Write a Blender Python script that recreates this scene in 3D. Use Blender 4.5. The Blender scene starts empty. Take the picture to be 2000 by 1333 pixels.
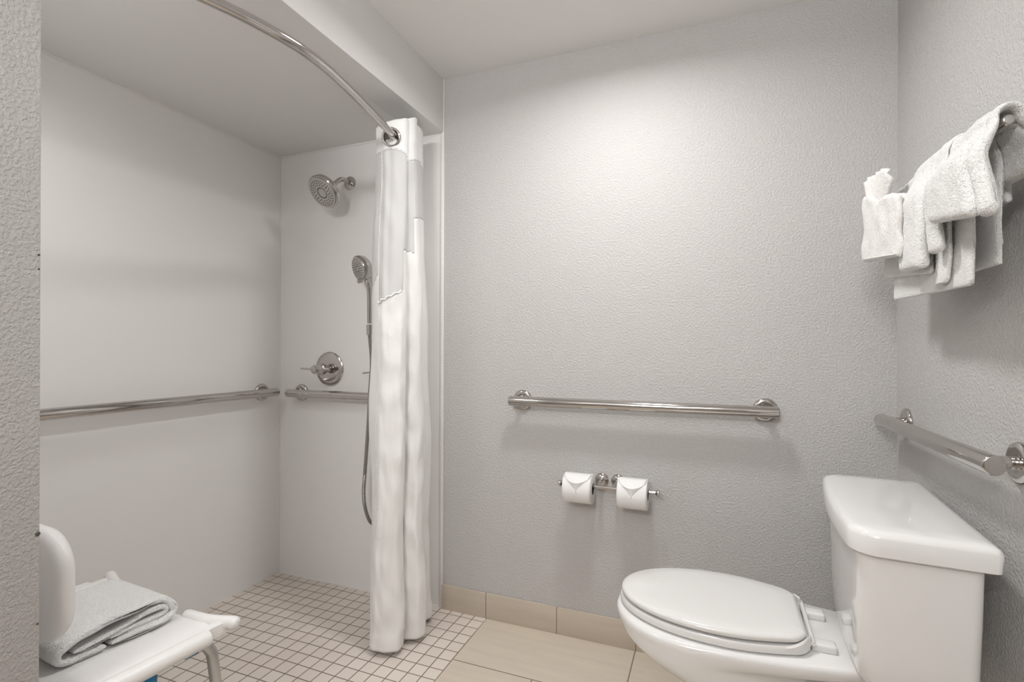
import bpy, bmesh, math, random
from mathutils import Vector, Matrix, noise
random.seed(3)
S = bpy.context.scene
COL = S.collection
PI = math.pi
R = math.radians

# ------------------------------------------------------------------ camera
cam_d = bpy.data.cameras.new('camera'); cam = bpy.data.objects.new('camera', cam_d); COL.objects.link(cam)
cam_d.sensor_width = 36.0; cam_d.lens = 36.0 * 983.0 / 2000.0
cam_d.shift_y = 15.5 / 2000.0
cam_d.clip_start = 0.02
cam.location = (0, 0, 1.11)
cam.rotation_euler = (Matrix.Rotation(R(21.4), 4, 'Z') @ Matrix.Rotation(R(90), 4, 'X') @ Matrix.Rotation(R(0.2), 4, 'Z')).to_euler()
S.camera = cam
S.view_settings.view_transform = 'Standard'; S.view_settings.look = 'None'
S.view_settings.gamma = 1.0; S.view_settings.exposure = 0.36
S.view_settings.use_curve_mapping = False
w = bpy.data.worlds.new('world'); S.world = w; w.use_nodes = True
w.node_tree.nodes['Background'].inputs[0].default_value = (0.9, 0.88, 0.86, 1)
w.node_tree.nodes['Background'].inputs[1].default_value = 0.3

# ------------------------------------------------------------------ lamps (main ceiling light of the room, two added fill lamps)
CEIL = 2.262
LAMPS = [((-0.31, 1.31, CEIL - 0.022), 0.10, 8.6), ((0.05, -0.30, CEIL - 0.022), 0.16, 2.0), ((-1.40, 0.66, 2.035), 0.10, 2.0)]  # first is the room's own; the door and shower ones are added to balance brightness
for loc, rad, pw in LAMPS:
    ld = bpy.data.lights.new('room_and_fill_lamp_light', 'AREA'); ld.shape = 'DISK'; ld.size = rad * 2
    ld.energy = pw; ld.spread = R(165); ld.color = (1.0, 0.992, 0.986)
    lo = bpy.data.objects.new('room_and_fill_lamp_light', ld); COL.objects.link(lo); lo.location = loc

# long vanity lamp on the wall behind the camera
ld = bpy.data.lights.new('vanity_lamp_light', 'AREA'); ld.shape = 'RECTANGLE'; ld.size = 0.5; ld.size_y = 0.12; ld.energy = 23; ld.color = (1.0, 0.992, 0.986)
lo = bpy.data.objects.new('vanity_lamp_light', ld); COL.objects.link(lo); lo.location = (-.42, -1.13, 1.94); lo.rotation_euler = (R(90 + 28), 0, 0)

# ------------------------------------------------------------------ materials
def mat(name, col, rough=0.5, metal=0.0, coat=0.0, spec=0.5, bumps=(), vary=0.0, sheen=0.0, trans=0.0, vscale=3.0):
    m = bpy.data.materials.new(name); m.use_nodes = True
    nt = m.node_tree; b = nt.nodes['Principled BSDF']
    b.inputs['Base Color'].default_value = (*col, 1); b.inputs['Roughness'].default_value = rough
    b.inputs['Metallic'].default_value = metal; b.inputs['Coat Weight'].default_value = coat
    b.inputs['Coat Roughness'].default_value = 0.04
    b.inputs['Specular IOR Level'].default_value = spec
    b.inputs['Sheen Weight'].default_value = sheen
    tc = nt.nodes.new('ShaderNodeTexCoord')
    last = None
    for (kind, scale, dist, stretch) in bumps:
        mp = nt.nodes.new('ShaderNodeMapping'); mp.inputs['Scale'].default_value = stretch
        nt.links.new(tc.outputs['Object'], mp.inputs[0])
        if kind == 'noise':
            n = nt.nodes.new('ShaderNodeTexNoise'); n.inputs['Scale'].default_value = scale
            n.inputs['Detail'].default_value = 3.0; n.inputs['Roughness'].default_value = 0.5
            out = n.outputs[0]
        elif kind == 'peel':
            n = nt.nodes.new('ShaderNodeTexNoise'); n.inputs['Scale'].default_value = scale
            n.inputs['Detail'].default_value = 2.0
            r = nt.nodes.new('ShaderNodeValToRGB'); r.color_ramp.elements[0].position = 0.38; r.color_ramp.elements[1].position = 0.66
            r.color_ramp.interpolation = 'EASE'
            nt.links.new(n.outputs[0], r.inputs[0]); out = r.outputs[0]
        else:
            n = nt.nodes.new('ShaderNodeTexVoronoi'); n.inputs['Scale'].default_value = scale
            out = n.outputs['Distance']
        nt.links.new(mp.outputs[0], n.inputs['Vector'])
        bp = nt.nodes.new('ShaderNodeBump'); bp.inputs['Strength'].default_value = 1.0
        bp.inputs['Distance'].default_value = dist
        nt.links.new(out, bp.inputs['Height'])
        if last: nt.links.new(last.outputs[0], bp.inputs['Normal'])
        last = bp
    if last: nt.links.new(last.outputs[0], b.inputs['Normal'])
    if vary:
        n = nt.nodes.new('ShaderNodeTexNoise'); n.inputs['Scale'].default_value = vscale; n.inputs['Detail'].default_value = 4
        nt.links.new(tc.outputs['Object'], n.inputs['Vector'])
        mx = nt.nodes.new('ShaderNodeMix'); mx.data_type = 'RGBA'
        mx.inputs[6].default_value = (*[c * (1 - vary) for c in col], 1); mx.inputs[7].default_value = (*[min(1, c * (1 + vary)) for c in col], 1)
        nt.links.new(n.outputs[0], mx.inputs[0]); nt.links.new(mx.outputs[2], b.inputs['Base Color'])
    if trans:
        out = nt.nodes['Material Output']; t = nt.nodes.new('ShaderNodeBsdfTranslucent'); t.inputs[0].default_value = (*col, 1)
        ms = nt.nodes.new('ShaderNodeMixShader'); ms.inputs[0].default_value = trans
        nt.links.new(b.outputs[0], ms.inputs[1]); nt.links.new(t.outputs[0], ms.inputs[2]); nt.links.new(ms.outputs[0], out.inputs[0])
    return m

def tile_mat(name, cols, mortar_col, bw, bh, mortar, offset, shift, rough, axes='XY', streak=0.0, warp=0.0):
    m = bpy.data.materials.new(name); m.use_nodes = True
    nt = m.node_tree; b = nt.nodes['Principled BSDF']; b.inputs['Roughness'].default_value = rough
    tc = nt.nodes.new('ShaderNodeTexCoord'); sp = nt.nodes.new('ShaderNodeSeparateXYZ'); cb = nt.nodes.new('ShaderNodeCombineXYZ')
    nt.links.new(tc.outputs['Object'], sp.inputs[0])
    nt.links.new(sp.outputs['XYZ'.index(axes[0])], cb.inputs[0]); nt.links.new(sp.outputs['XYZ'.index(axes[1])], cb.inputs[1])
    mp = nt.nodes.new('ShaderNodeMapping'); mp.inputs['Location'].default_value = (shift[0], shift[1], 0)
    nt.links.new(cb.outputs[0], mp.inputs[0])
    vec = mp.outputs[0]
    if warp:
        wn = nt.nodes.new('ShaderNodeTexNoise'); wn.inputs['Scale'].default_value = 2.2; wn.inputs['Detail'].default_value = 0
        nt.links.new(cb.outputs[0], wn.inputs['Vector'])
        vm = nt.nodes.new('ShaderNodeVectorMath'); vm.operation = 'SUBTRACT'; vm.inputs[1].default_value = (.5, .5, .5)
        nt.links.new(wn.outputs[1], vm.inputs[0])
        vs = nt.nodes.new('ShaderNodeVectorMath'); vs.operation = 'SCALE'; vs.inputs[3].default_value = warp
        nt.links.new(vm.outputs[0], vs.inputs[0])
        va = nt.nodes.new('ShaderNodeVectorMath'); nt.links.new(vec, va.inputs[0]); nt.links.new(vs.outputs[0], va.inputs[1]); vec = va.outputs[0]
    br = nt.nodes.new('ShaderNodeTexBrick'); br.offset = offset; br.offset_frequency = 2; br.squash = 1
    br.inputs['Scale'].default_value = 1.0; br.inputs['Brick Width'].default_value = bw; br.inputs['Row Height'].default_value = bh
    br.inputs['Mortar Size'].default_value = mortar; br.inputs['Mortar Smooth'].default_value = 0.1
    br.inputs['Color1'].default_value = (*cols[0], 1); br.inputs['Color2'].default_value = (*cols[1], 1); br.inputs['Mortar'].default_value = (*mortar_col, 1)
    nt.links.new(vec, br.inputs['Vector'])
    col = br.outputs[0]
    if streak:
        n = nt.nodes.new('ShaderNodeTexNoise'); n.inputs['Scale'].default_value = 6; n.inputs['Detail'].default_value = 5
        m2 = nt.nodes.new('ShaderNodeMapping'); m2.inputs['Scale'].default_value = (0.6, 7, 7)
        nt.links.new(tc.outputs['Object'], m2.inputs[0]); nt.links.new(m2.outputs[0], n.inputs['Vector'])
        mr = nt.nodes.new('ShaderNodeMapRange'); mr.inputs[1].default_value = 0.3; mr.inputs[2].default_value = 0.7
        mr.inputs[3].default_value = 1 - streak; mr.inputs[4].default_value = 1 + streak * .6
        nt.links.new(n.outputs[0], mr.inputs[0])
        vs = nt.nodes.new('ShaderNodeVectorMath'); vs.operation = 'SCALE'
        nt.links.new(col, vs.inputs[0]); nt.links.new(mr.outputs[0], vs.inputs[3]); col = vs.outputs[0]
    nt.links.new(col, b.inputs['Base Color'])
    bp = nt.nodes.new('ShaderNodeBump'); bp.invert = True; bp.inputs['Distance'].default_value = 0.0012; bp.inputs['Strength'].default_value = 0.8
    nt.links.new(br.outputs[1], bp.inputs['Height']); nt.links.new(bp.outputs[0], b.inputs['Normal'])
    return m

M = {}
M['wall'] = mat('textured_wall_paint', (.55, .536, .525), .62, spec=.3, bumps=[('peel', 150, .0009, (1, 1, 1)), ('noise', 330, .0006, (1, 1, 1))], vary=.015)
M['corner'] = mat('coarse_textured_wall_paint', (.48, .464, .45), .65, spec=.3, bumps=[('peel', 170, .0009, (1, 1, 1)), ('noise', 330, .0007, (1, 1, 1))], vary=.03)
M['ceiling'] = mat('ceiling_paint', (.84, .828, .815), .8, spec=.2, bumps=[('noise', 60, .0004, (1, 1, 1))])
M['bulkhead'] = mat('smooth_painted_drywall', (.82, .808, .798), .5, spec=.3, bumps=[('noise', 50, .0003, (1, 1, 1))])
M['panel'] = mat('shower_surround_panel', (.90, .885, .87), .32, spec=.35, bumps=[('noise', 5, .0012, (1, 1, 1))], vary=.01)
M['caulk'] = mat('white_caulk', (.86, .84, .82), .45)
M['mosaic'] = tile_mat('square_mosaic_tile', ((.74, .665, .595), (.79, .715, .645)), (.21, .17, .135), .0548, .0548, .0020, 0, (0.848, -1.588, 0), .45, warp=.012)
M['tile'] = tile_mat('large_beige_floor_tile', ((.66, .58, .48), (.69, .61, .51)), (.27, .21, .155), .6, .302, .0022, .5, (.85, 1.12, 0), .38, streak=.05)
M['basetile'] = tile_mat('beige_skirting_tile', ((.57, .495, .41), (.59, .515, .43)), (.27, .21, .155), .302, .3, .0018, 0, (.852, .15, 0), .4, axes='XZ', streak=.06)
M['basetile_r'] = tile_mat('beige_skirting_tile_side', ((.57, .495, .41), (.59, .515, .43)), (.27, .21, .155), .302, .3, .0018, 0, (.852, .15, 0), .4, axes='YZ', streak=.06)
M['chrome'] = mat('polished_chrome', (.55, .525, .505), .09, 1.0)
M['darkchrome'] = mat('dark_reflecting_chrome', (.26, .24, .23), .15, 1.0)
M['satin'] = mat('satin_nickel', (.52, .49, .47), .22, 1.0)
M['spray'] = mat('grey_spray_plate', (.52, .50, .485), .35, .35)
M['rubber'] = mat('dark_grey_rubber', (.09, .085, .08), .6)
M['hose'] = mat('ribbed_metal_hose', (.40, .375, .36), .3, .9)
M['ceramic'] = mat('white_vitreous_china', (.84, .83, .82), .10, coat=.5)
M['seatplastic'] = mat('white_toilet_seat_plastic', (.80, .79, .775), .14, coat=.3)
M['plastic'] = mat('white_moulded_plastic', (.84, .825, .81), .35, spec=.4, bumps=[('noise', 600, .0002, (1, 1, 1))])
M['alu'] = mat('brushed_aluminium', (.56, .56, .56), .3, .85)
M['blue'] = mat('blue_plastic', (.0, .19, .42), .45)
M['terry'] = mat('white_terry_cloth', (.91, .90, .885), .95, spec=.1, sheen=.4, bumps=[('noise', 150, .0028, (1, 1, 1)), ('noise', 340, .0030, (1, 1, 1)), ('voronoi', 480, .0010, (1, 1, 1.4))])
M['waffle'] = mat('white_washcloth_weave', (.82, .805, .785), .95, spec=.1, sheen=.3, bumps=[('noise', 130, .0025, (1, 1, 1)), ('noise', 400, .002, (1, 1, 1))])
M['curtain'] = mat('white_curtain_fabric', (.92, .91, .895), .85, spec=.15, sheen=.2, bumps=[('noise', 22, .006, (1, 1, .5)), ('noise', 700, .0004, (1, 1, 1))], trans=.08)
M['header'] = mat('opaque_white_curtain_band', (.96, .955, .945), .8, spec=.15, bumps=[('noise', 40, .002, (1, 1, .4))], trans=.12)
M['sheer'] = mat('sheer_curtain_mesh', (.86, .85, .84), .9, spec=.1, bumps=[('noise', 500, .0004, (1, 1, 1))], trans=.35)
M['stitch'] = mat('curtain_stitching', (.86, .85, .83), .9)
M['paper'] = mat('white_tissue_paper', (.88, .87, .86), .95, spec=.05, bumps=[('noise', 900, .0003, (1, 1, 1))])
M['card'] = mat('cardboard_core', (.10, .085, .07), .9)
M['ink'] = mat('dark_print', (.04, .035, .035), .8)
M['chip'] = mat('dark_paint_chip', (.09, .08, .075), .8)
M['diffuser'] = mat('lamp_rim_white', (.8, .8, .78), .5)
M['wood'] = mat('painted_door', (.55, .52, .49), .45)

# ------------------------------------------------------------------ mesh helpers
class MB:
    def __init__(s): s.bm = bmesh.new()
    def ringloft(s, rings, closed=True, cap0=True, cap1=True, loop=False):
        bm = s.bm; vs = [[bm.verts.new(p) for p in r] for r in rings]
        n = len(vs[0]); k = len(vs)
        for i in range(k if loop else k - 1):
            a, b = vs[i], vs[(i + 1) % k]
            for j in range(n if closed else n - 1):
                jj = (j + 1) % n
                bm.faces.new((a[j], a[jj], b[jj], b[j]))
        if not loop and closed:
            if cap0: bm.faces.new(list(reversed(vs[0])))
            if cap1: bm.faces.new(vs[-1])
        return s
    def box(s, lo, hi, bev=0.0, seg=2):
        bm = bmesh.new(); bmesh.ops.create_cube(bm, size=1)
        for v in bm.verts: v.co = Vector([(lo[i] + hi[i]) / 2 + v.co[i] * (hi[i] - lo[i]) for i in range(3)])
        if bev: bmesh.ops.bevel(bm, geom=bm.edges[:], offset=bev, segments=seg, affect='EDGES', profile=.5)
        s.add(bm); return s
    def add(s, bm2, mtx=None):
        if mtx: bmesh.ops.transform(bm2, matrix=mtx, verts=bm2.verts)
        me = bpy.data.meshes.new('t'); bm2.to_mesh(me); bm2.free(); s.bm.from_mesh(me); bpy.data.meshes.remove(me)
    def tube(s, pts, rad, n=20, caps=True, loop=False, round_ends=0.0):
        pts = [Vector(p) for p in pts]
        rr = list(rad) if hasattr(rad, '__len__') else [rad] * len(pts)
        if round_ends and not loop:
            d0 = (pts[0] - pts[1]).normalized(); d1 = (pts[-1] - pts[-2]).normalized()
            e = round_ends; a0 = []; a1 = []; q0 = []; q1 = []
            for k in (0.0, .3, .6, .85):
                an = k * PI / 2
                a0.append(pts[0] + d0 * e * math.cos(an)); q0.append(rr[0] - e + e * math.sin(an) if k else max(rr[0] - e, rr[0] * .02))
                a1.append(pts[-1] + d1 * e * math.cos(an)); q1.append(rr[-1] - e + e * math.sin(an) if k else max(rr[-1] - e, rr[-1] * .02))
            pts = a0 + pts + a1[::-1]; rr = q0 + rr + q1[::-1]
        k = len(pts); rings = []
        up = None
        for i, p in enumerate(pts):
            if loop: t = (pts[(i + 1) % k] - pts[i - 1]).normalized()
            elif i == 0: t = (pts[1] - p).normalized()
            elif i == k - 1: t = (p - pts[-2]).normalized()
            else: t = ((pts[i + 1] - p).normalized() + (p - pts[i - 1]).normalized()).normalized()
            if up is None:
                up = Vector((0, 0, 1)) if abs(t.z) < .9 else Vector((1, 0, 0))
            u = (up - t * up.dot(t)).normalized(); v = t.cross(u); up = u
            rings.append([p + (u * math.cos(2 * PI * j / n) + v * math.sin(2 * PI * j / n)) * rr[i] for j in range(n)])
        return s.ringloft(rings, loop=loop, cap0=caps, cap1=caps)
    def lathe(s, prof, origin, axis, n=40):
        # prof: list of (radius, distance along axis)
        a = Vector(axis).normalized(); u = a.orthogonal().normalized(); v = a.cross(u); o = Vector(origin)
        rings = [[o + a * h + (u * math.cos(2 * PI * j / n) + v * math.sin(2 * PI * j / n)) * max(r, 1e-4) for j in range(n)] for r, h in prof]
        return s.ringloft(rings)
    def build(s, name, material, parent=None, smooth=True, angle=38):
        bm = s.bm
        bmesh.ops.remove_doubles(bm, verts=bm.verts, dist=1e-6)
        bmesh.ops.recalc_face_normals(bm, faces=bm.faces)
        me = bpy.data.meshes.new(name); bm.to_mesh(me); bm.free()
        me.materials.append(M[material])
        if smooth:
            me.polygons.foreach_set('use_smooth', [True] * len(me.polygons))
            me.set_sharp_from_angle(angle=R(angle))
        o = bpy.data.objects.new(name, me); COL.objects.link(o)
        if parent: o.parent = parent; o.matrix_parent_inverse = Matrix.Translation(-parent.location) if not any(parent.rotation_euler) and parent.get('world_parts', 0) else Matrix()
        return o

def empty(name, loc, label, cat, group=None, rz=0.0, world=True):
    o = bpy.data.objects.new(name, None); COL.objects.link(o); o.location = loc; o.rotation_euler = (0, 0, rz)
    o.empty_display_size = .05
    o['label'] = label; o['category'] = cat
    if group: o['group'] = group
    if world and not rz: o['world_parts'] = 1
    return o
def tag(o, label, cat, group=None):
    o['label'] = label; o['category'] = cat
    if group: o['group'] = group
    return o
def struct(o, label=None):
    o['kind'] = 'structure'
    if label: o['label'] = label
    return o
def cr(pts, n):
    """Catmull-Rom through points, n samples per segment"""
    P = [Vector(p) for p in pts]; P = [P[0] * 2 - P[1]] + P + [P[-1] * 2 - P[-2]]; out = []
    for i in range(1, len(P) - 2):
        for k in range(n):
            t = k / n; a, b, c, d = P[i - 1:i + 3]
            out.append(.5 * ((2 * b) + (-a + c) * t + (2 * a - 5 * b + 4 * c - d) * t * t + (-a + 3 * b - 3 * c + d) * t ** 3))
    out.append(P[-2].copy()); return out
def box_struct(name, lo, hi, m, bev=0): return struct(MB().box(lo, hi, bev).build(name, m, smooth=bool(bev)))

# ------------------------------------------------------------------ room shell
YB, XR, XO, XS, YN = 1.9, .545, -1.06, -1.98, .506
SZ = 2.035   # shower ceiling / bulkhead underside
YF = -1.25
box_struct('floor', (-.848, YF, -.05), (XR, YB, 0), 'tile')
box_struct('floor', (XS, YN, -.05), (-.848, YB, 0), 'mosaic').name = 'floor.001'
box_struct('floor', (XO, YF, -.05), (-.848, YN, 0), 'tile').name = 'floor.002'
box_struct('ceiling', (XO, YF, CEIL), (XR + .1, YB + .1, CEIL + .08), 'ceiling')
box_struct('ceiling', (XS - .1, YN - .1, SZ + .02), (XO - .1, YB + .1, SZ + .10), 'bulkhead').name = 'ceiling.001'
box_struct('wall_bulkhead', (XO - .12, YF, SZ), (XO, YB, CEIL + .08), 'bulkhead', .003)
box_struct('wall_back', (XO, YB, -.05), (XR + .1, YB + .1, CEIL), 'wall')
box_struct('wall_right', (XR, YF - .1, -.05), (XR + .1, YB, CEIL), 'wall')
box_struct('wall_shower_end', (XS - .1, YB, -.05), (XO, YB + .1, SZ + .02), 'panel')
box_struct('wall_shower_left', (XS - .1, YN - .1, -.05), (XS, YB, SZ + .02), 'panel')
box_struct('wall_shower_near', (XS, YN - .1, -.05), (XO - .1, YN - .006, SZ + .02), 'panel')
box_struct('wall_left', (XO - .1, YF, -.05), (XO, YN, SZ), 'corner', .004)
box_struct('wall_front', (XO - .1, YF - .1, -.05), (XR, YF, CEIL), 'wall')
# skirting tiles
box_struct('baseboard_back', (XO + .002, YB - .011, 0), (XR, YB, .103), 'basetile', .0015)
box_struct('baseboard_right', (XR - .011, YF, 0), (XR, YB - .011, .103), 'basetile_r', .0015)
# shower trims: vertical edge strip, caulk lines
struct(MB().box((XO - .012, YB - .007, 0), (XO + .003, YB, CEIL), .002).build('trim_1', 'caulk'))
struct(MB().box((XS, YB - .0035, SZ + .012), (XO - .12, YB, SZ + .02)).build('trim_2', 'caulk', smooth=False))
struct(MB().box((XS, YN, SZ + .012), (XS + .0035, YB - .0035, SZ + .02)).build('trim_3', 'caulk', smooth=False))
struct(MB().box((XS, YB - .005, 0), (XS + .005, YB, SZ + .012)).build('trim_4', 'caulk', smooth=False))
struct(MB().box((XS + .005, YB - .004, 0), (XO - .012, YB, .004)).build('trim_5', 'caulk', smooth=False))
# door of the bathroom, behind the camera
d = struct(MB().box((-.55, YF, 0), (.25, YF + .02, 2.03), .003).build('door_1', 'wood'))
MB().lathe([(.0, 0), (.026, 0), (.026, .006), (.011, .01), (.011, .04), (.027, .05), (.029, .065), (.018, .078), (0, .08)], (.18, YF + .02, .95), (0, 1, 0)).build('door_handle', 'satin', d)
# chips in the corner bead of the near wall
for z, s_ in ((1.267, .0022), (1.243, .002), (.793, .004), (.64, .002)):
    mb = MB(); bm = bmesh.new(); bmesh.ops.create_icosphere(bm, subdivisions=2, radius=s_)
    for v in bm.verts: v.co *= 1 + .3 * noise.noise(v.co * 700); v.co.x *= .5
    mb.add(bm, Matrix.Translation((XO - .0005, YN - .004, z)))
    mb.build('paint_chip', 'chip', bpy.data.objects['wall_left'])

# ------------------------------------------------------------------ ceiling light, plus rings for the two added fill lamps
for i, (loc, rad, pw) in enumerate(LAMPS):
    cz = loc[2] + .02
    e = empty('room_and_fill_light', (loc[0], loc[1], cz), ['round recessed ceiling light above the toilet paper holder', 'larger round fill light added on the ceiling nearer the door', 'round fill light added in the shower ceiling above the shower chair'][i], 'ceiling light')
    MB().lathe([(rad + .002, .0), (rad + .025, .0), (rad + .027, -.008), (rad + .018, -.02), (rad + .004, -.021), (rad + .002, 0)], (loc[0], loc[1], cz), (0, 0, 1), 48).build('trim_ring', 'diffuser', e)

vf = empty('vanity_light', (-.42, YF, 1.92), 'long white vanity lamp on the wall behind the camera', 'wall lamp')
MB().box((-.70, YF, 1.86), (-.14, YF + .10, 1.99), .008).build('lamp_housing', 'diffuser', vf)
# ------------------------------------------------------------------ grab bars
def grab_bar(a, b, nrm, posts, label, r=.019, fr=.040, off=.06):
    a = Vector(a); b = Vector(b); nrm = Vector(nrm)
    e = empty('grab_bar', (a + b) / 2 - nrm * off, label, 'grab bar', 'chrome grab bars on the walls')
    MB().tube([a, a.lerp(b, .33), a.lerp(b, .66), b], r, 32, round_ends=.004).build('rail', 'chrome', e)
    d = (b - a).normalized()
    for t in posts:
        c = a + d * t
        w0 = c - nrm * off
        MB().lathe([(.0, 0), (fr, 0), (fr + .0005, .004), (fr - .002, .009), (fr - .007, .0115), (.026, .0125), (.022, .011), (.0175, .0115), (0, .0115)], w0, nrm, 48).build('flange', 'chrome', e)
        MB().tube([w0 + nrm * .008, w0 + nrm * (off * .5), c - nrm * (r * .45)], [.0125, .0125, .0125], 24).build('post', 'chrome', e)
    return e
grab_bar((-.728, 1.84, .906), (.209, 1.84, .906), (0, -1, 0), (.032, .905), 'long chrome grab bar on the textured back wall above the toilet paper')
grab_bar((.487, 1.832, .899), (.487, 1.183, .899), (-1, 0, 0), (.03, .61), 'chrome grab bar on the right wall above the toilet tank', off=.058)
grab_bar((-1.92, 1.826, .901), (-1.92, .62, .901), (1, 0, 0), (.035, 1.16), 'long chrome grab bar on the left shower wall over the shower chair')
grab_bar((-1.865, 1.842, .896), (-1.22, 1.842, .896), (0, -1, 0), (.03, .61), 'short chrome grab bar on the shower end wall running behind the curtain', off=.058)

# ------------------------------------------------------------------ shower head
def disc_face(mb_parent, c, nrm, R0, rows, hole, m, name, parent):
    nrm = Vector(nrm).normalized(); u = nrm.orthogonal().normalized(); v = nrm.cross(u); mb = MB()
    for rad, cnt in rows:
        for k in range(cnt):
            a = 2 * PI * (k + .5 * (rows.index((rad, cnt)) % 2)) / cnt
            mb.lathe([(hole, 0), (hole * .85, .0018), (hole * .4, .0024), (0.0001, .0024)], Vector(c) + (u * math.cos(a) + v * math.sin(a)) * rad, nrm, 8)
    return mb.build(name, m, parent)
sh = empty('overhead_shower', (-1.554, 1.9, 1.877), 'round chrome shower head on a bent arm high on the end wall', 'shower head')
MB().lathe([(0, 0), (.031, 0), (.031, .004), (.027, .009), (.014, .012), (.011, .012), (0, .012)], (-1.554, 1.9, 1.877), (0, -1, 0)).build('flange', 'chrome', sh)
HN = Vector((-.12, -.76, -.64)).normalized(); HC = Vector((-1.572, 1.745, 1.792))
neck = HC - HN * .062
MB().tube(cr([(-1.554, 1.895, 1.877), (-1.556, 1.86, 1.881), (-1.557, 1.832, 1.872), tuple(neck)], 8), .0105, 18).build('arm', 'chrome', sh)
MB().lathe([(0, -.075), (.013, -.075), (.017, -.066), (.018, -.052), (.014, -.046), (.018, -.040), (.028, -.034), (.060, -.028), (.073, -.02), (.076, -.008), (.076, .0), (.072, .005), (.068, .004), (0, .004)], HC, HN, 56).build('head_shell', 'chrome', sh)
MB().lathe([(0, .004), (.066, .004), (.066, .0065), (.060, .008), (.026, .008), (.022, .006), (0, .006)], HC, HN, 56).build('spray_plate', 'spray', sh)
disc_face(None, HC + HN * .008, HN, 0, [(.036, 16), (.046, 22), (.056, 30)], .0023, 'rubber', 'nozzles', sh)
disc_face(None, HC + HN * .0065, HN, 0, [(.0235, 22)], .0026, 'rubber', 'centre_nozzles', sh)
tb = HC + Vector((-.021, -.014, .060)); MB().box(tb - Vector((.004, .003, .003)), tb + Vector((.004, .003, .003)), .001).build('mode_tab', 'rubber', sh)

# ------------------------------------------------------------------ hand shower + slide
hs = empty('hand_shower', (-1.43, 1.9, 1.2), 'chrome hand shower hanging on its holder with a ribbed hose, half behind the curtain', 'hand shower')
GN = Vector((-.42, -.85, -.28)).normalized(); GC = Vector((-1.412, 1.786, 1.455))
MB().lathe([(0, -.05), (.02, -.05), (.040, -.042), (.052, -.03), (.057, -.012), (.057, .0), (.054, .004), (0, .004)], GC, GN, 48).build('head_shell', 'chrome', hs)
MB().lathe([(0, .004), (.051, .004), (.051, .006), (.046, .007), (0, .007)], GC, GN, 48).build('spray_plate', 'spray', hs)
disc_face(None, GC + GN * .007, GN, 0, [(.013, 12), (.022, 14), (.031, 18), (.041, 24)], .0019, 'rubber', 'nozzles', hs)
MB().lathe([(0, -.01), (.008, -.01), (.009, .008), (.005, .01), (0, .01)], GC + Vector((.013, -.012, -.056)), GN, 20).build('mode_knob', 'satin', hs)
MB().tube(cr([GC - GN * .022 + Vector((0, 0, -.03)), (-1.386, 1.812, 1.392), (-1.386, 1.822, 1.36), (-1.392, 1.833, 1.22)], 8), [.011] * 6 + [.0105] * 19, 20).build('handle', 'chrome', hs)
MB().tube([(-1.392, 1.833, 1.215), (-1.394, 1.836, 1.17)], .0135, 20).build('cradle', 'satin', hs)
MB().tube([(-1.393, 1.838, 1.19), (-1.40, 1.90, 1.19)], .010, 18).build('wall_arm', 'chrome', hs)
MB().lathe([(0, 0), (.027, 0), (.027, .005), (.014, .01), (0, .01)], (-1.40, 1.9, 1.19), (0, -1, 0)).build('flange', 'chrome', hs)
hp = cr([(-1.394, 1.836, 1.17), (-1.374, 1.825, 1.05), (-1.370, 1.809, .93), (-1.380, 1.811, .78), (-1.399, 1.814, .57), (-1.405, 1.814, .47), (-1.394, 1.815, .40), (-1.365, 1.815, .352), (-1.33, 1.83, .36), (-1.31, 1.87, .50), (-1.31, 1.882, .75), (-1.31, 1.884, 1.0)], 40)
MB().tube(hp, [.0072 + .0013 * (i % 2) for i in range(len(hp))], 12).build('hose', 'hose', hs)
MB().tube([(-1.31, 1.905, 1.0), (-1.31, 1.872, 1.0)], [.013, .011], 18).build('hose_outlet', 'chrome', hs)
# diverter lever
dv = empty('diverter_valve', (-1.36, 1.9, 1.005), 'small chrome diverter lever on the shower wall at the curtain edge', 'valve')
MB().lathe([(0, 0), (.03, 0), (.03, .004), (.02, .008), (.018, .03), (.016, .045), (0, .046)], (-1.375, 1.9, 1.005), (0, -1, 0)).build('valve_body', 'chrome', dv)
MB().tube([(-1.378, 1.858, 1.006), (-1.432, 1.84, 1.0)], [.0045, .0035], 12, round_ends=.002).build('lever', 'chrome', dv)

# shower valve
sv = empty('shower_valve', (-1.667, 1.9, 1.013), 'chrome shower valve with a big round plate and lever on the end wall', 'valve')
MB().lathe([(0, 0), (.080, 0), (.080, .005), (.074, .010), (.058, .0125), (0, .0135)], (-1.667, 1.9, 1.013), (0, -1, 0), 64).build('plate', 'chrome', sv)
MB().lathe([(0, .012), (.016, .012), (.016, .025), (.020, .028), (.021, .040), (.026, .044), (.027, .056), (.023, .060), (.020, .062), (.020, .092), (.017, .098), (.010, .10), (0, .10)], (-1.667, 1.9, 1.013), (-.12, -1, 0), 40).build('knob', 'chrome', sv)
MB().tube([(-1.677, 1.818, 1.013), (-1.748, 1.802, 1.016)], [.0055, .0038], 14, round_ends=.002).build('lever', 'chrome', sv)
MB().tube([(-1.656, 1.846, 1.013), (-1.63, 1.855, 1.013)], [.011, .009], 18).build('temperature_stop', 'satin', sv)

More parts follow.
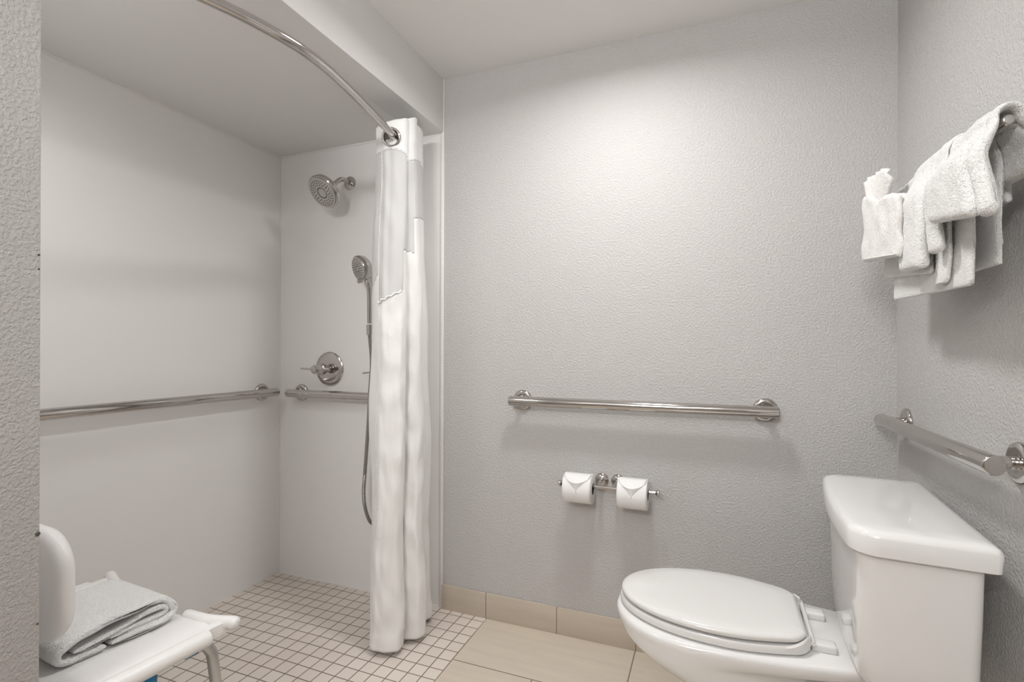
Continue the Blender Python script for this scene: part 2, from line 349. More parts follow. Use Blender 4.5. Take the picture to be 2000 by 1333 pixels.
# ------------------------------------------------------------------ curtain rod
ZR = 1.88
rodp = cr([(-1.20, 1.9, ZR), (-1.087, 1.58, ZR), (-1.057, 1.494, ZR), (-1.001, 1.227, ZR), (-.978, 1.030, ZR), (-1.003, .875, ZR), (-1.050, .735, ZR), (-1.085, .60, ZR), (-1.135, .50, ZR)], 16)
rd = empty('curtain_rod', (-.98, 1.15, ZR), 'curved chrome shower curtain rod across the shower opening', 'curtain rod')
MB().tube(rodp, .0132, 28).build('rod', 'chrome', rd)
MB().lathe([(0, 0), (.027, 0), (.027, .006), (.022, .012), (.017, .014), (.017, .028), (0, .028)], (-1.20, 1.9, ZR), (.25, -1, 0)).build('wall_flange', 'chrome', rd)

# ------------------------------------------------------------------ shower curtain
top = [(-1.150, 1.600), (-1.151, 1.556), (-1.114, 1.540), (-1.083, 1.543), (-1.047, 1.561), (-1.040, 1.586), (-1.051, 1.600), (-1.039, 1.617), (-1.038, 1.642), (-1.055, 1.679), (-1.080, 1.697), (-1.085, 1.715), (-1.088, 1.738), (-1.098, 1.780), (-1.122, 1.822), (-1.163, 1.845), (-1.180, 1.815), (-1.162, 1.748), (-1.165, 1.68)]
mid = [(-1.175, 1.600), (-1.172, 1.552), (-1.100, 1.514), (-1.070, 1.518), (-1.040, 1.540), (-1.042, 1.578), (-1.070, 1.598), (-1.045, 1.612), (-1.020, 1.636), (-1.022, 1.672), (-1.064, 1.700), (-1.085, 1.716), (-1.068, 1.742), (-1.062, 1.780), (-1.085, 1.815), (-1.135, 1.835), (-1.165, 1.80), (-1.142, 1.735), (-1.155, 1.675)]
bot = [(-1.160, 1.580), (-1.161, 1.538), (-1.131, 1.505), (-1.085, 1.508), (-1.040, 1.535), (-1.045, 1.578), (-1.080, 1.600), (-1.045, 1.612), (-1.010, 1.630), (-1.006, 1.672), (-1.052, 1.702), (-1.088, 1.720), (-1.058, 1.745), (-1.043, 1.780), (-1.062, 1.812), (-1.120, 1.830), (-1.155, 1.795), (-1.13, 1.733), (-1.15, 1.67)]
NS = 14
def lvl(p): return cr([(x, y, 0) for x, y in p], NS)
LT, LM, LB = lvl(top), lvl(mid), lvl(bot); NC = len(LT)
def ztop(i):
    t = min(1, i / (NC * .55)); return 1.915 + .085 * t + .002 * math.sin(i * .12)
NR = 230
def cpt(i, j):
    t = j / NR; z = ztop(i) * (1 - t) + .022 * t
    if t < .5: f = t / .5; f = f * f * (3 - 2 * f) * .6 + f * .4; p = LT[i].lerp(LM[i], f)
    else: f = (t - .5) / .5; f = f * .7 + f * f * .3; p = LM[i].lerp(LB[i], f)
    n1 = noise.noise(Vector((p.x * 9, p.y * 9, z * 3.2))) * .011
    n2 = noise.noise(Vector((p.x * 26 + 7, p.y * 26, z * 11 + p.x * 9))) * (.0045 + .003 * min(1, max(0, (1.3 - z) * 3)))
    n3 = noise.noise(Vector((i * .1, 3.3, z * 2.3))) * .006
    a = 1.0 if .05 < t < .97 else .5
    return Vector((p.x + (n1 + n2) * a, p.y + (n1 * .5 - n2 + n3) * a, z))
grid = [[cpt(i, j) for j in range(NR + 1)] for i in range(NC)]
i0 = 2 * NS - 2   # hem line of the front flap
def zone(i, j):
    z = (grid[i][j].z + grid[i + 1][j + 1].z) / 2
    if z > 1.808 + .02 * math.sin(i * .05) + .04 * min(1, i / (12 * NS)): return 'header'
    if i < i0: lo = 1.36 + .02 * math.sin(i * .3)
    elif i < 4.3 * NS: lo = 1.275 + .045 * (i - i0) / (NS * 2.4)
    elif i < 7.5 * NS: lo = 1.47
    elif i < 9.3 * NS: lo = 1.60
    else: lo = 1.63
    return 'sheer' if z > lo else 'body'
cu = empty('shower_curtain', (-1.1, 1.7, .022), 'white shower curtain with a sheer window bunched at the end of the rod', 'shower curtain')
for zn, nm, mt, th in (('body', 'curtain_cloth', 'curtain', .0012), ('sheer', 'sheer_window', 'sheer', .0006), ('header', 'header_band', 'header', .0018)):
    mb = MB(); vv = {}
    def gv(i, j):
        if (i, j) not in vv: vv[i, j] = mb.bm.verts.new(grid[i][j])
        return vv[i, j]
    for i in range(NC - 1):
        for j in range(NR):
            if zone(i, j) == zn: mb.bm.faces.new((gv(i, j), gv(i + 1, j), gv(i + 1, j + 1), gv(i, j + 1)))
    o = mb.build(nm, mt, cu, angle=180)
    so = o.modifiers.new('s', 'SOLIDIFY'); so.thickness = th; so.offset = 0
# stitched hem down the front flap + hem at the sheer panel bottom
hemi = i0
mb = MB()
zz = [(grid[hemi][j] + Vector((.0016 * (-1 if k % 2 else 1), -.0022, 0))) for k, j in enumerate(range(12, NR - 2))]
mb.tube(zz, .0011, 6); mb.build('hem_stitching', 'stitch', cu)
mb = MB()
pts = []
for i in range(i0, int(4.3 * NS)):
    lo = 1.275 + .045 * (i - i0) / (NS * 2.4)
    j = min(range(NR + 1), key=lambda q: abs(grid[i][q].z - lo)); pts.append(grid[i][j] + Vector((-.001, -.004, 0)))
mb.tube(cr(pts[::3], 4), [.0035 + .0012 * math.sin(q * 1.7) for q in range(4 * (len(pts[::3]) - 1) + 1)], 8); mb.build('panel_hem', 'stitch', cu)
# flex ring through which the rod passes
RC = Vector((-1.077, 1.540, 1.877)); RN = Vector((.28, -.94, -.20)).normalized()
mb = MB(); u = RN.orthogonal().normalized(); v = RN.cross(u)
mb.tube([RC + (u * math.cos(2 * PI * k / 40) + v * math.sin(2 * PI * k / 40)) * .0305 for k in range(40)], .0052, 12, loop=True); mb.build('grommet', 'chrome', cu)
MB().lathe([(.028, -.002), (.0275, -.006), (.022, -.011), (.014, -.013), (.0001, -.013), (.0001, -.015), (.030, -.015), (.030, -.002)], RC, RN, 40).build('grommet_dish', 'darkchrome', cu)

# ------------------------------------------------------------------ toilet
TL = empty('toilet', (.218, 1.447, 0), 'white two-piece toilet with closed lid and square tank in the corner', 'toilet', rz=PI - R(1.5), world=False)
def halfw(u, wm, wb, um=.42):
    if u >= um: q = (u - um) / (1 - um); return wm * math.sqrt(max(0, 1 - q ** 2.15))
    return wb + (wm - wb) * math.sin(PI / 2 * u / um) ** 1.0
def outline(xb, xf, wm, wb, n=46, um=.42, rc=.0):
    pts = []
    us = [0.5 - .5 * math.cos(PI * (k / n)) for k in range(n + 1)]
    us = [1 - (1 - t) for t in us]
    side = [(xb + (xf - xb) * u, halfw(u, wm, wb, um)) for u in us]
    if rc:
        side = [(x, w_ * (1 - .18 * max(0, 1 - (x - xb) / rc) ** 2.2)) for x, w_ in side]
    pts = [(x, y) for x, y in side] + [(x, -y) for x, y in reversed(side[:-1])]
    return pts
def loft_out(levels, n=46, um=.42, rc=0):
    return [[(x, y, z) for x, y in outline(xb, xf, wm, wb, n, um, rc)] for (z, xb, xf, wm, wb) in levels]
# bowl: pedestal + rim + deck
lv = [(0.0, -.20, .20, .105, .085), (.012, -.20, .20, .107, .087), (.03, -.195, .19, .100, .08), (.09, -.19, .185, .093, .07), (.17, -.19, .20, .098, .068), (.23, -.15, .25, .120, .058),
      (.275, -.10, .325, .150, .052), (.31, -.07, .385, .168, .052), (.34, -.06, .428, .177, .056), (.358, -.08, .445, .181, .070), (.370, -.17, .452, .183, .105), (.385, -.19, .459, .1855, .12), (.396, -.19, .460, .1855, .122), (.403, -.188, .456, .182, .119), (.406, -.185, .448, .176, .114)]
MB().ringloft(loft_out(lv, um=.66, rc=.05)).build('bowl', 'ceramic', TL, angle=60)
# raised trapway bulge on the near side
tp = cr([(-.02, .062, .06), (-.10, .066, .16), (-.13, .068, .24), (-.08, .068, .30), (.0, .066, .28), (.06, .062, .20)], 8)
MB().tube(tp, [.045 + .012 * math.sin(PI * k / (len(tp) - 1)) for k in range(len(tp))], 20, round_ends=.02).build('trapway', 'ceramic', TL)
# seat and lid
sl = [(.410, -.004, .447, .168, .125), (.413, -.006, .450, .171, .128), (.424, -.006, .450, .171, .128), (.429, -.003, .446, .168, .125)]
MB().ringloft(loft_out(sl, rc=.03)).build('seat', 'seatplastic', TL)
for s_ in (-1, 1):   # raised back corners of the seat
    mb = MB(); n = 22
    rings = []
    for k in range(n + 1):
        x = -.008 + .056 * k / n; t = k / n; h = .0145 * (1 - t) ** 2 * (3 - 2 * (1 - t)) if t > 0 else .0145
        h = .0145 * (.5 + .5 * math.cos(PI * t))
        wy = halfw(max(0, (x + .006) / .456), .171, .128)
        f = 1 - .18 * max(0, 1 - (x + .006) / .03) ** 2.2
        wy *= min(1, f)
        rings.append([(x, s_ * (wy + .0004), .420), (x, s_ * (wy + .0004), .426 + h), (x, s_ * (wy - .003), .429 + h), (x, s_ * (wy - .010), .429 + h * .9), (x, s_ * (wy - .014), .420)])
    mb.ringloft(rings); mb.build('seat_corner', 'seatplastic', TL)
ll = [(.4335, .006, .443, .163, .118), (.436, .003, .4465, .1665, .1215), (.443, .002, .4475, .1675, .1225), (.4485, .005, .444, .164, .119), (.4512, .012, .435, .156, .112), (.4535, .05, .39, .125, .085), (.4545, .12, .30, .06, .04)]
MB().ringloft(loft_out(ll, rc=.03)).build('lid', 'seatplastic', TL, angle=50)
for s_ in (-1, 1):
    MB().box((-.062, s_ * .078 - .017, .405), (-.010, s_ * .078 + .017, .424), .005, 3).build('hinge', 'seatplastic', TL)
MB().tube([(-.012, -.105, .428), (-.012, .105, .428)], .0055, 14).build('hinge_pin', 'seatplastic', TL)
# tank
def rrect(x0, x1, y0, y1, r_f, r_b, z, n=8, bow=0.0):
    pts = []
    for (cx, cy, a0, r) in ((x1 - r_f, y1 - r_f, 0, r_f), (x0 + r_b, y1 - r_b, 90, r_b), (x0 + r_b, y0 + r_b, 180, r_b), (x1 - r_f, y0 + r_f, 270, r_f)):
        for k in range(n + 1):
            a = R(a0 + 90 * k / n); pts.append([cx + r * math.cos(a), cy + r * math.sin(a)])
    # add bow to the front: subdivide front edge
    fr = []
    for k in range(1, 12):
        t = k / 12; fr.append([x1, (y0 + r_f) * (1 - t) + (y1 - r_f) * t])
    pts = pts + fr
    out = []
    for x, y in pts:
        ym = (y0 + y1) / 2; h = (y1 - y0) / 2
        wgt = max(0, (x - x0) / (x1 - x0))
        out.append(Vector((x + bow * (1 - ((y - ym) / h) ** 2) * wgt, y, z)))
    return out
TM = Matrix.Translation((-.075, .035, 0)) @ Matrix.Rotation(R(-3.2), 4, 'Z')
def tpart(rings): return [[TM @ p for p in r] for r in rings]
tk = []
for z, dx, hy, rf in ((.412, .045, .165, .03), (.418, .030, .185, .035), (.432, .016, .206, .035), (.455, .008, .218, .034), (.50, .006, .224, .032), (.60, .003, .232, .030), (.722, .0, .238, .028)):
    tk.append(rrect(-.198 + dx * .3, -.004 - dx, -hy, hy, rf, .02, z, bow=.012))
MB().ringloft(tpart(tk)).build('tank', 'ceramic', TL, angle=60)
ld_ = []
for z, d in ((.712, .004), (.7145, .0), (.748, -.002), (.7555, .002), (.7595, .008), (.7615, .018), (.7625, .05)):
    ld_.append(rrect(-.214 + d, .008 - d, -.256 + d, .256 - d, .045 - min(d, .02), .012 + max(0, d * .2), z, bow=.016 if d < .03 else .01))
MB().ringloft(tpart(ld_)).build('tank_lid', 'ceramic', TL, angle=50)

# ------------------------------------------------------------------ toilet paper holder and rolls
th = empty('toilet_paper_holder', (-.345, 1.9, .615), 'chrome double toilet paper holder on the back wall under the grab bar', 'toilet paper holder')
YT, ZT = 1.828, .606
rodx = [(-.515, YT, ZT), (-.17, YT, ZT)]
MB().tube(rodx, .0065, 18).build('roll_bar', 'chrome', th)
for x, s_ in ((-.515, -1), (-.17, 1)):
    MB().lathe([(0, -.003), (.0065, -.003), (.011, .001), (.0125, .005), (.0115, .009), (.006, .011), (0, .011)], (x, YT, ZT), (s_, 0, 0), 24).build('end_cap', 'chrome', th)
for x in (-.376, -.316):
    MB().lathe([(0, 0), (.025, 0), (.025, .004), (.020, .010), (.012, .013), (.009, .014), (0, .014)], (x, 1.9, .617), (0, -1, 0)).build('flange', 'chrome', th)
    MB().tube(cr([(x, 1.892, .617), (x, 1.86, .616), (x, YT, ZT)], 5), .0075, 16).build('post', 'chrome', th)
def roll(x0, x1, label):
    e = empty('toilet_roll', ((x0 + x1) / 2, YT, ZT), label, 'toilet paper', 'toilet rolls on the holder')
    zc = ZT - .010; n = 64; Ro, Ri = .054, .0205
    def ring(x, r): return [(x, YT + r * math.cos(2 * PI * k / n) - (.0 if r > .03 else 0), zc + r * math.sin(2 * PI * k / n)) for k in range(n)]
    MB().ringloft([ring(x0, Ri), ring(x0, Ro - .002), ring(x0 + .0015, Ro), ring(x1 - .0015, Ro), ring(x1, Ro - .002), ring(x1, Ri)], loop=True).build('paper_roll', 'paper', e)
    MB().ringloft([ring(x0 + .0005, Ri + .0008), ring(x1 - .0005, Ri + .0008), ring(x1 - .0005, Ri - .0009), ring(x0 + .0005, Ri - .0009)], loop=True).build('core', 'card', e)
    # folded point of the end sheet: a flat triangle hanging off the front top, with two turned-in flaps
    def P(x, ang, off): return Vector((x, YT - (Ro + off) * math.cos(ang), zc + (Ro + off) * math.sin(ang)))
    mb = MB(); bm = mb.bm; NX = 18; NA = 28
    a_top, a_bot = R(58), R(-4)
    xm = (x0 + x1) / 2; hw = (x1 - x0) / 2 - .001
    # flaps left and right: curved, follow the roll just above its face; inner border is a V
    for s_ in (-1, 1):
        vs = []
        for i in range(NA + 1):
            t = i / NA; ang = a_top + (R(-75) - a_top) * t; tt = min(1, (a_top - ang) / (a_top - a_bot))
            xin = xm + s_ * hw * .88 * (1 - tt) ** 1.15
            row = []
            for j in range(7):
                q = j / 6; x = xin * (1 - q) + (xm + s_ * hw) * q
                row.append(bm.verts.new(P(x, ang, .0006 * (1 - t) + .0030 * (1 - q) ** 2 * (1 - tt))))
            vs.append(row)
        for i in range(NA):
            for j in range(6): bm.faces.new((vs[i][j], vs[i][j + 1], vs[i + 1][j + 1], vs[i + 1][j]))
    o = mb.build('folded_flaps', 'paper', e, angle=60)
    m_ = o.modifiers.new('s', 'SOLIDIFY'); m_.thickness = .0004; m_.offset = 1
    mb = MB(); bm = mb.bm
    # flap turned over the top edge
    rows = []
    def edge(q):
        k = abs(q) ** 2.0
        return Vector((xm + q * hw * .90, YT - (.0590 * (1 - k) + .034 * k), zc + .031 + .0145 * k))
    for i in range(10):
        t = i / 9; row = []
        for j in range(15):
            q = j / 14 * 2 - 1
            p0 = P(xm + q * hw * .97, R(84), .0010); p1 = edge(q); pm = (p0 + p1) / 2
            d0 = Vector((0, pm.y - YT, pm.z - zc)); pm = Vector((pm.x, YT, zc)) + d0.normalized() * max(d0.length, Ro + .0025)
            row.append(bm.verts.new(p0 * (1 - t) ** 2 + pm * 2 * t * (1 - t) * 1.0 + p1 * t * t + Vector((0, -.002 * 4 * t * (1 - t), .003 * 4 * t * (1 - t)))))
        rows.append(row)
    for i in range(9):
        for j in range(14): bm.faces.new((rows[i][j], rows[i][j + 1], rows[i + 1][j + 1], rows[i + 1][j]))
    # triangle turned back under the flap, hanging to its point
    tip = P(xm, a_bot, .001)
    prev = [edge(j / 14 * 2 - 1) for j in range(15)]
    rows = []
    for i in range(9):
        t = i / 8
        rows.append([bm.verts.new(p.lerp(tip, t) + Vector((0, .0012 * math.sin(PI * t), 0))) for p in prev] if i < 8 else None)
    for i in range(7):
        for j in range(14): bm.faces.new((rows[i][j], rows[i][j + 1], rows[i + 1][j + 1], rows[i + 1][j]))
    tv = bm.verts.new(tip)
    for j in range(14): bm.faces.new((rows[7][j], rows[7][j + 1], tv))
    o = mb.build('folded_point', 'paper', e, angle=30)
    m_ = o.modifiers.new('s', 'SOLIDIFY'); m_.thickness = .0004; m_.offset = 0
    return e
roll(-.500, -.395, 'left white toilet paper roll with a folded point, beside the bare bar end')
roll(-.302, -.199, 'right white toilet paper roll with a folded point, nearer the toilet')

# ------------------------------------------------------------------ towel rack
BX, BZ = .452, 1.486
tr = empty('towel_bar', (.545, 1.3, BZ), 'chrome towel bar on the right wall, mostly covered by towels', 'towel bar')
MB().tube([(BX, 1.058, BZ), (BX, 1.575, BZ)], .0095, 20, round_ends=.004).build('rail', 'chrome', tr)
for y in (1.074, 1.565):
    MB().tube([(BX, y, BZ), (.54, y, BZ)], .0085, 18).build('post', 'chrome', tr)
    MB().lathe([(0, 0), (.026, 0), (.026, .005), (.015, .01), (0, .01)], (.545, y, BZ), (-1, 0, 0)).build('flange', 'chrome', tr)

def drape(y0, y1, rface, zf, zb, th, seed, name='towel_cloth', parent=None, mt='terry', skew=0.0, ny=44, amp=.003, topz=None, endr=.5, zf2=None, rtop=.012, back=.075, ytop=None):
    """folded cloth hung over the bar: soft U profile in X-Z, extruded along Y with soft ends.
    rface: distance of the front mid-surface from the bar axis; zf at y0, zf2 at y1"""
    mb = MB(); rings = []
    topz = BZ + .004 if topz is None else topz
    zf2 = zf if zf2 is None else zf2
    for i in range(ny + 1):
        s = i / ny
        e = min(s, 1 - s) * (y1 - y0)
        er = th * endr
        k = math.sqrt(max(0, 1 - (1 - min(1, e / er)) ** 2)) if e < er else 1.0
        k = max(k, .18)
        cr_ = .014; ce = cr_ * (1 - math.sqrt(max(0, 1 - (1 - min(1, e / cr_)) ** 2)))
        zfe = zf * (1 - s) + zf2 * s + ce
        h0 = th / 2 * k
        cl = []
        nz = 34
        def ss(t): t = max(0, min(1, t)); return t * t * (3 - 2 * t)
        for a in range(nz + 1):
            t = a / nz; z = zfe + h0 + (topz - zfe - h0) * t
            m = ss((topz - z) / .075)
            cl.append((BX - (rtop + (rface - rtop) * m), z, t, h0 * (.45 + .55 * m)))
        for a in range(1, 14):
            an = PI - PI * a / 14
            cl.append((BX + rtop * math.cos(an), topz + rtop * math.sin(an), 1, h0 * .45))
        for a in range(nz + 1):
            t = 1 - a / nz; z = zb + h0 + (topz - zb - h0) * t
            m = ss((topz - z) / .05)
            cl.append((BX + rtop + (min(back, .082) - rtop) * m * .62, z, t, h0 * (.45 + .55 * m)))
        outer = []; inner = []
        for q, (x, z, t, h) in enumerate(cl):
            p0 = cl[max(0, q - 1)]; p1 = cl[min(len(cl) - 1, q + 1)]
            dx, dz = p1[0] - p0[0], p1[1] - p0[1]; L = math.hypot(dx, dz) or 1
            nx, nz_ = -dz / L, dx / L
            if ytop: y = (y0 + (y1 - y0) * s) * (1 - t) + (ytop[0] + (ytop[1] - ytop[0]) * s) * t
            else: y = y0 + (y1 - y0) * s
            y += skew * (1 - t) * (1 if q < len(cl) / 2 else -1)
            d_ = noise.noise(Vector((x * 14 + seed, y * 14, z * 11))) * amp * 2 + noise.noise(Vector((x * 50, y * 60 + seed, z * 60))) * amp * .5
            dy = noise.noise(Vector((seed, z * 12, 2))) * amp * 2.5
            outer.append(Vector((x + nx * h + nx * d_, y + dy, z + nz_ * h + nz_ * d_)))
            inner.append(Vector((x - nx * h + nx * d_ * .6, y + dy, z - nz_ * h)))
        f0 = []; e0 = []
        for a in range(1, 6):
            an = a * PI / 6
            f0.append(Vector(((inner[0].x + outer[0].x) / 2 + (inner[0].x - outer[0].x) / 2 * math.cos(PI - an) * -1, outer[0].y, inner[0].z - math.sin(an) * h0)))
            e0.append(Vector(((inner[-1].x + outer[-1].x) / 2 + (outer[-1].x - inner[-1].x) / 2 * math.cos(an), outer[-1].y, inner[-1].z - math.sin(an) * h0)))
        rings.append(outer + e0 + inner[::-1] + f0)
    mb.ringloft(rings)
    return mb.build(name, mt, parent, angle=80)

# bath towel, lowest layer: several folded plies
bt = empty('bath_towel', (BX, 1.33, BZ), 'large white bath towel folded lengthwise, lowest layer hanging on the towel bar', 'towel')
drape(1.132, 1.545, .014, 1.226, 1.262, .010, 1, 'inner_ply', bt, amp=.0015, rtop=.0145, back=.03, zf2=1.236)
drape(1.275, 1.575, .025, 1.268, 1.285, .010, 2, 'outer_ply', bt, amp=.002, zf2=1.298, rtop=.021, back=.045)
drape(1.180, 1.235, .026, 1.240, 1.30, .008, 5, 'edge_ply', bt, amp=.002, skew=.02, rtop=.021, back=.045)
# hand towel, middle layer
ht = empty('hand_towel', (BX, 1.2, BZ), 'white hand towel folded in a soft roll, hanging between washcloth and top towel', 'towel')
drape(1.236, 1.362, .049, 1.275, 1.38, .026, 3, 'folded_cloth', ht, amp=.003, endr=.9, rtop=.029, back=.07, zf2=1.283, ytop=(1.246, 1.362))
drape(1.175, 1.222, .047, 1.297, 1.38, .020, 4, 'folded_return', ht, amp=.003, endr=.9, rtop=.029, back=.07, ytop=(1.2, 1.244))
# near towel: two plies folded together, alone on the bar end
tt = empty('folded_towel', (BX, 1.08, BZ), 'short thick white towel folded double over the near end of the towel bar', 'towel')
drape(1.008, 1.182, .057, 1.322, 1.405, .026, 6, 'outer_ply', tt, amp=.003, endr=.8, topz=BZ + .008, zf2=1.350, rtop=.018, back=.06, ytop=(1.078, 1.240))
drape(.972, 1.010, .050, 1.318, 1.405, .026, 7, 'inner_ply', tt, amp=.0025, endr=.8, topz=BZ + .006, rtop=.018, back=.06, ytop=(1.048, 1.080))
# care label
cl_ = MB().box((.508, 1.195, 1.378), (.509, 1.227, 1.408)).build('care_label', 'paper', tt, smooth=False)
mb = MB()
for k in range(4): mb.box((.5072, 1.199, 1.383 + k * .006), (.5078, 1.223, 1.3845 + k * .006))
mb.box((.5072, 1.1955, 1.379), (.5078, 1.197, 1.407)); mb.build('label_print', 'ink', cl_, smooth=False)

# washcloth folded into a pocket with a pleated fan
wc = empty('washcloth', (.40, 1.46, 1.30), 'white washcloth folded into a pocket with a pleated fan, by the wall corner', 'washcloth')
def pocket():
    mb = MB(); rings = []; nz = 40; ny = 30
    y0, y1, z0, z1 = 1.315, 1.575, 1.315, 1.468
    return mb
def slab(y0, y1, z0, z1, x, th, seed, name, mt, tilt=0.0, amp=.003, wav=0.0, ztopfun=None, zb=.03):
    mb = MB(); rings = []; NY, NZ = 34, 34
    for j in range(NZ + 1):
        t = j / NZ; ring_f = []; ring_b = []
        for i in range(NY + 1):
            s = i / NY
            e = min(min(s, 1 - s) * (y1 - y0), min(t, 1 - t) * (z1 - z0)); k = math.sqrt(max(.06, 1 - (1 - min(1, e / (th * .6))) ** 2))
            zt = z1 + (ztopfun(s) if ztopfun else 0)
            zz0 = z0 + zb * s
            z = zz0 + (zt - zz0) * t
            y = y0 + (y1 - y0) * s + wav * math.sin(z * 95 + seed) * (1 if s < .1 or s > .9 else .3)
            d_ = noise.noise(Vector((seed, y * 22, z * 22))) * amp * 2
            xx = x + tilt * (t - .5) + d_
            ring_f.append(Vector((xx - th / 2 * k, y, z))); ring_b.append(Vector((xx + th / 2 * k, y, z)))
        rings.append(ring_f + ring_b[::-1])
    mb.ringloft(rings)
    return mb.build(name, mt, wc, angle=70)
slab(1.322, 1.590, 1.314, 1.446, .385, .015, 3.1, 'pocket', 'waffle', wav=.003, ztopfun=lambda s: .006 * math.sin(s * 9) + .070 * s)
slab(1.330, 1.585, 1.324, 1.452, .397, .008, 8.1, 'pocket_back', 'waffle', wav=.002, ztopfun=lambda s: .075 * s)
MB().tube([(.3772, 1.330 + .0252 * k, 1.3205 + .030 * k / 10) for k in range(11)], .0018, 8).build('pocket_hem', 'waffle', wc)
# pleated fan: a zig-zag sheet spreading upward
def fan():
    mb = MB(); bm = mb.bm; NP = 11; NR_ = 14; vs = []
    c = Vector((.3905, 1.520, 1.395))
    for i in range(NP * 4 + 1):
        s = i / (NP * 4); ang = R(-50 + 74 * s); row = []
        zig = (abs(((i % 8) / 8) * 2 - 1) * 2 - 1)
        for j in range(NR_ + 1):
            r = .03 + (.165 - .03 + .010 * math.sin(s * 7 + .6)) * j / NR_
            f = j / NR_
            row.append(bm.verts.new(c + Vector((-.003 + zig * .0060 * f, math.sin(ang) * r * .95, math.cos(ang) * r))))
        vs.append(row)
    for i in range(len(vs) - 1):
        for j in range(NR_): bm.faces.new((vs[i][j], vs[i][j + 1], vs[i + 1][j + 1], vs[i + 1][j]))
    o = mb.build('pleated_fan', 'waffle', wc, angle=50)
    m_ = o.modifiers.new('s', 'SOLIDIFY'); m_.thickness = .004; m_.offset = 0
fan()

# ------------------------------------------------------------------ shower chair
CH = empty('shower_chair', (-1.349, .742, 0), 'white plastic shower chair with aluminium legs and a folded towel on it', 'shower chair', rz=-R(5), world=False)
# local: +x right (towards room), +y front
def seat_rings():
    rings = []
    xs = [-.262, -.245, -.235, -.225, -.21, -.18, -.09, 0, .09, .18, .21, .225, .235, .245, .262]
    zt = [.455, .458, .452, .446, .450, .449, .447, .446, .447, .449, .450, .446, .452, .458, .455]
    rings = []
    for x, z in zip(xs, zt):
        yf = .135 + .028 * (abs(x) / .262) ** 3; yb = -.165
        r = []
        for t in (0, .04, .1, .3, .5, .7, .9, .96, 1):
            y = yb + (yf - yb) * t
            r.append(Vector((x, y, z - (.006 if t in (0, 1) else .001 if t in (.04, .96) else 0))))
        low = [Vector((x, y.y, .428)) for y in reversed(r)]
        rings.append(r + low)
    return rings
MB().ringloft(seat_rings()).build('seat', 'plastic', CH, angle=40)
for s_ in (-1, 1):
    MB().tube([(s_ * .262, -.165, .440), (s_ * .264, 0, .440), (s_ * .264, .105, .440)], .0185, 24, round_ends=.008).build('side_rail', 'plastic', CH)
    MB().tube(cr([(s_ * .13, .143, .4425), (s_ * .20, .148, .445), (s_ * .25, .158, .449), (s_ * .268, .164, .450), (s_ * .276, .166, .449)], 5), .0145, 20, round_ends=.010).build('corner_grip', 'plastic', CH)
MB().box((-.21, -.10, .426), (.21, .06, .4495), .012, 3).build('seat_pan', 'plastic', CH)
# backrest
def backrest():
    rings = []
    W, z0, z1, rc_ = .186, .514, .744, .078
    prof = []
    for (cx, cz, a0) in ((W - rc_, z1 - rc_, 0), (-(W - rc_), z1 - rc_, 90), (-(W - rc_), z0 + rc_, 180), (W - rc_, z0 + rc_, 270)):
        for k in range(9):
            a = R(a0 + 90 * k / 8); prof.append((cx + rc_ * math.cos(a), cz + rc_ * math.sin(a)))
    zc = (z0 + z1) / 2
    def layer(sc, y, bow=.0):
        return [Vector((x * sc, y + .25 * (x * sc) ** 2 * 1.2, zc + (z - zc) * (1 - (1 - sc) * W / ((z1 - z0) / 2)))) for x, z in prof]
    for sc, y in ((.80, -.150), (.93, -.149), (.98, -.145), (1.0, -.137), (1.0, -.127), (.975, -.118), (.92, -.115), (.80, -.121)):
        rings.append(layer(sc, y))
    return MB().ringloft(rings)
o = backrest().build('backrest', 'plastic', CH, angle=50)
for s_ in (-1, 1):
    MB().tube(cr([(s_ * .10, -.152, .62), (s_ * .10, -.158, .53), (s_ * .10, -.155, .44), (s_ * .10, -.12, .415), (s_ * .10, .05, .412)], 6), .011, 16).build('back_post', 'alu', CH)
for sx in (-1, 1):
    for sy in (-1, 1):
        yy = .128 if sy > 0 else -.135
        p = cr([(sx * .218, yy - sy * .065, .415), (sx * .226, yy - sy * .02, .414), (sx * .234, yy + sy * .002, .395), (sx * .242, yy + sy * .010, .345), (sx * .262, yy + sy * .024, .10), (sx * .268, yy + sy * .028, .012)], 8)
        lg = MB().tube(p, .0125, 20).build('leg', 'alu', CH)
        MB().lathe([(0, 0), (.020, 0), (.021, .006), (.016, .03), (.0145, .045), (0, .045)], p[-1] - Vector((0, 0, .012)), (0, 0, 1), 24).build('rubber_foot', 'rubber', lg)
    MB().box((sx * .205 - .013, -.10, .404), (sx * .205 + .013, .10, .427), .004).build('frame_tube', 'alu', CH)
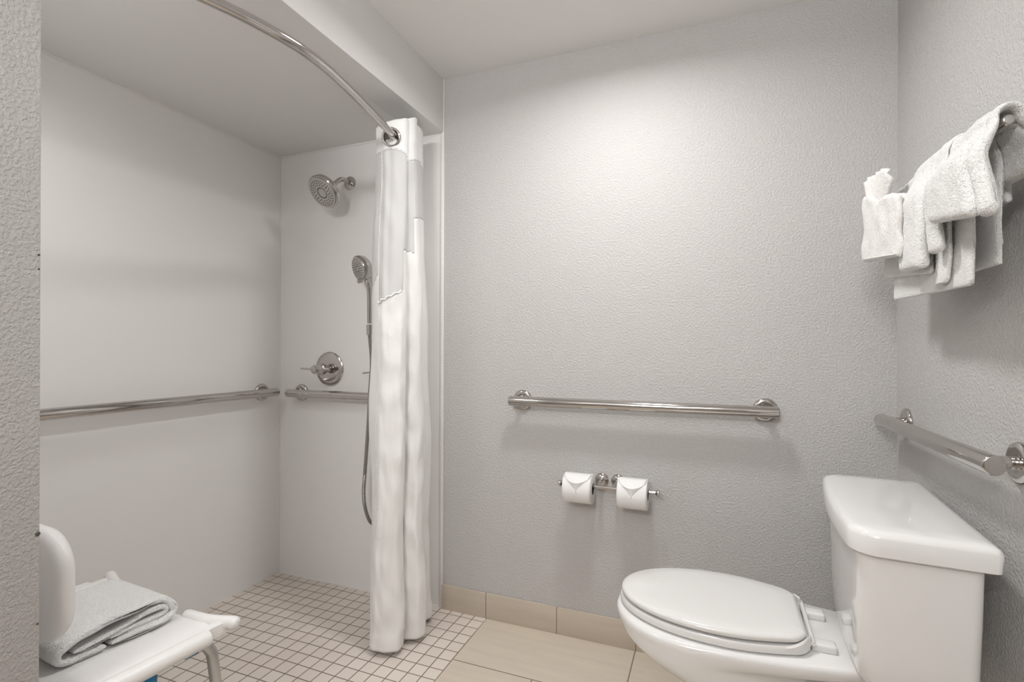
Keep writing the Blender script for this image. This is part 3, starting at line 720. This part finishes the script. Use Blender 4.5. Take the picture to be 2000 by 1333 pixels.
# blue clips under the seat rail and on the leg
for y0, y1, z0 in ((.070, .101, .403), (-.035, .012, .388)):
    MB().box((.2345, y0, z0), (.243, y1, .430), .001).build('clip', 'blue', CH)
    MB().box((-.243, y0, z0), (-.2345, y1, .430), .001).build('clip', 'blue', CH)
MB().box((.262, .175, .245), (.275, .186, .262), .001).build('adjuster_button', 'blue', CH)

# folded towel on the chair (local frame of its own, lies on the seat)
ft = empty('folded_bath_towel', (-1.33, .735, .4505), 'white terry towel folded in a thick pad lying on the shower chair seat', 'towel', rz=-R(4), world=False)
def band(path, th, x0, x1, seed, name, nx=40, amp=.004, tp=.5):
    rings = []
    P = cr([(0, y, z) for y, z in path], 9)
    for i in range(nx + 1):
        s = i / nx; x = x0 + (x1 - x0) * s; e = min(s, 1 - s) * abs(x1 - x0)
        k = math.sqrt(max(.12, 1 - (1 - min(1, e / (th * .6))) ** 2)); h = th / 2 * k
        a_, b_ = [], []
        for q, p in enumerate(P):
            t = (P[min(q + 1, len(P) - 1)] - P[max(q - 1, 0)]).normalized(); n = Vector((0, -t.z, t.y))
            taper = min(1, .35 + q / 6, .35 + (len(P) - 1 - q) / 6)
            d_ = noise.noise(Vector((x * 12, p.y * 14 + seed, p.z * 20))) * amp + noise.noise(Vector((x * 45, p.y * 45 + seed, p.z * 45))) * amp * .35
            dx = noise.noise(Vector((seed, p.y * 15, p.z * 30))) * .012
            a_.append(Vector((x + dx, p.y, p.z)) + n * (h * taper + d_)); b_.append(Vector((x + dx, p.y, p.z)) - n * (h * taper - d_ * .3))
        rings.append(a_ + b_[::-1])
    return MB().ringloft(rings).build(name, 'terry', ft, angle=80)
band([(-.02, .010), (.06, .0095), (.098, .013), (.113, .027), (.105, .045), (.085, .057), (.03, .061), (-.04, .058), (-.085, .051), (-.108, .037), (-.110, .020), (-.095, .010), (-.05, .009), (-.03, .010)], .0165, -.100, .118, 2.0, 'outer_fold')
band([(-.085, .023), (-.04, .025), (0, .030), (.05, .040), (.088, .040), (.098, .031), (.085, .023), (.03, .022), (-.02, .0215)], .0125, -.095, .112, 5.0, 'inner_fold')
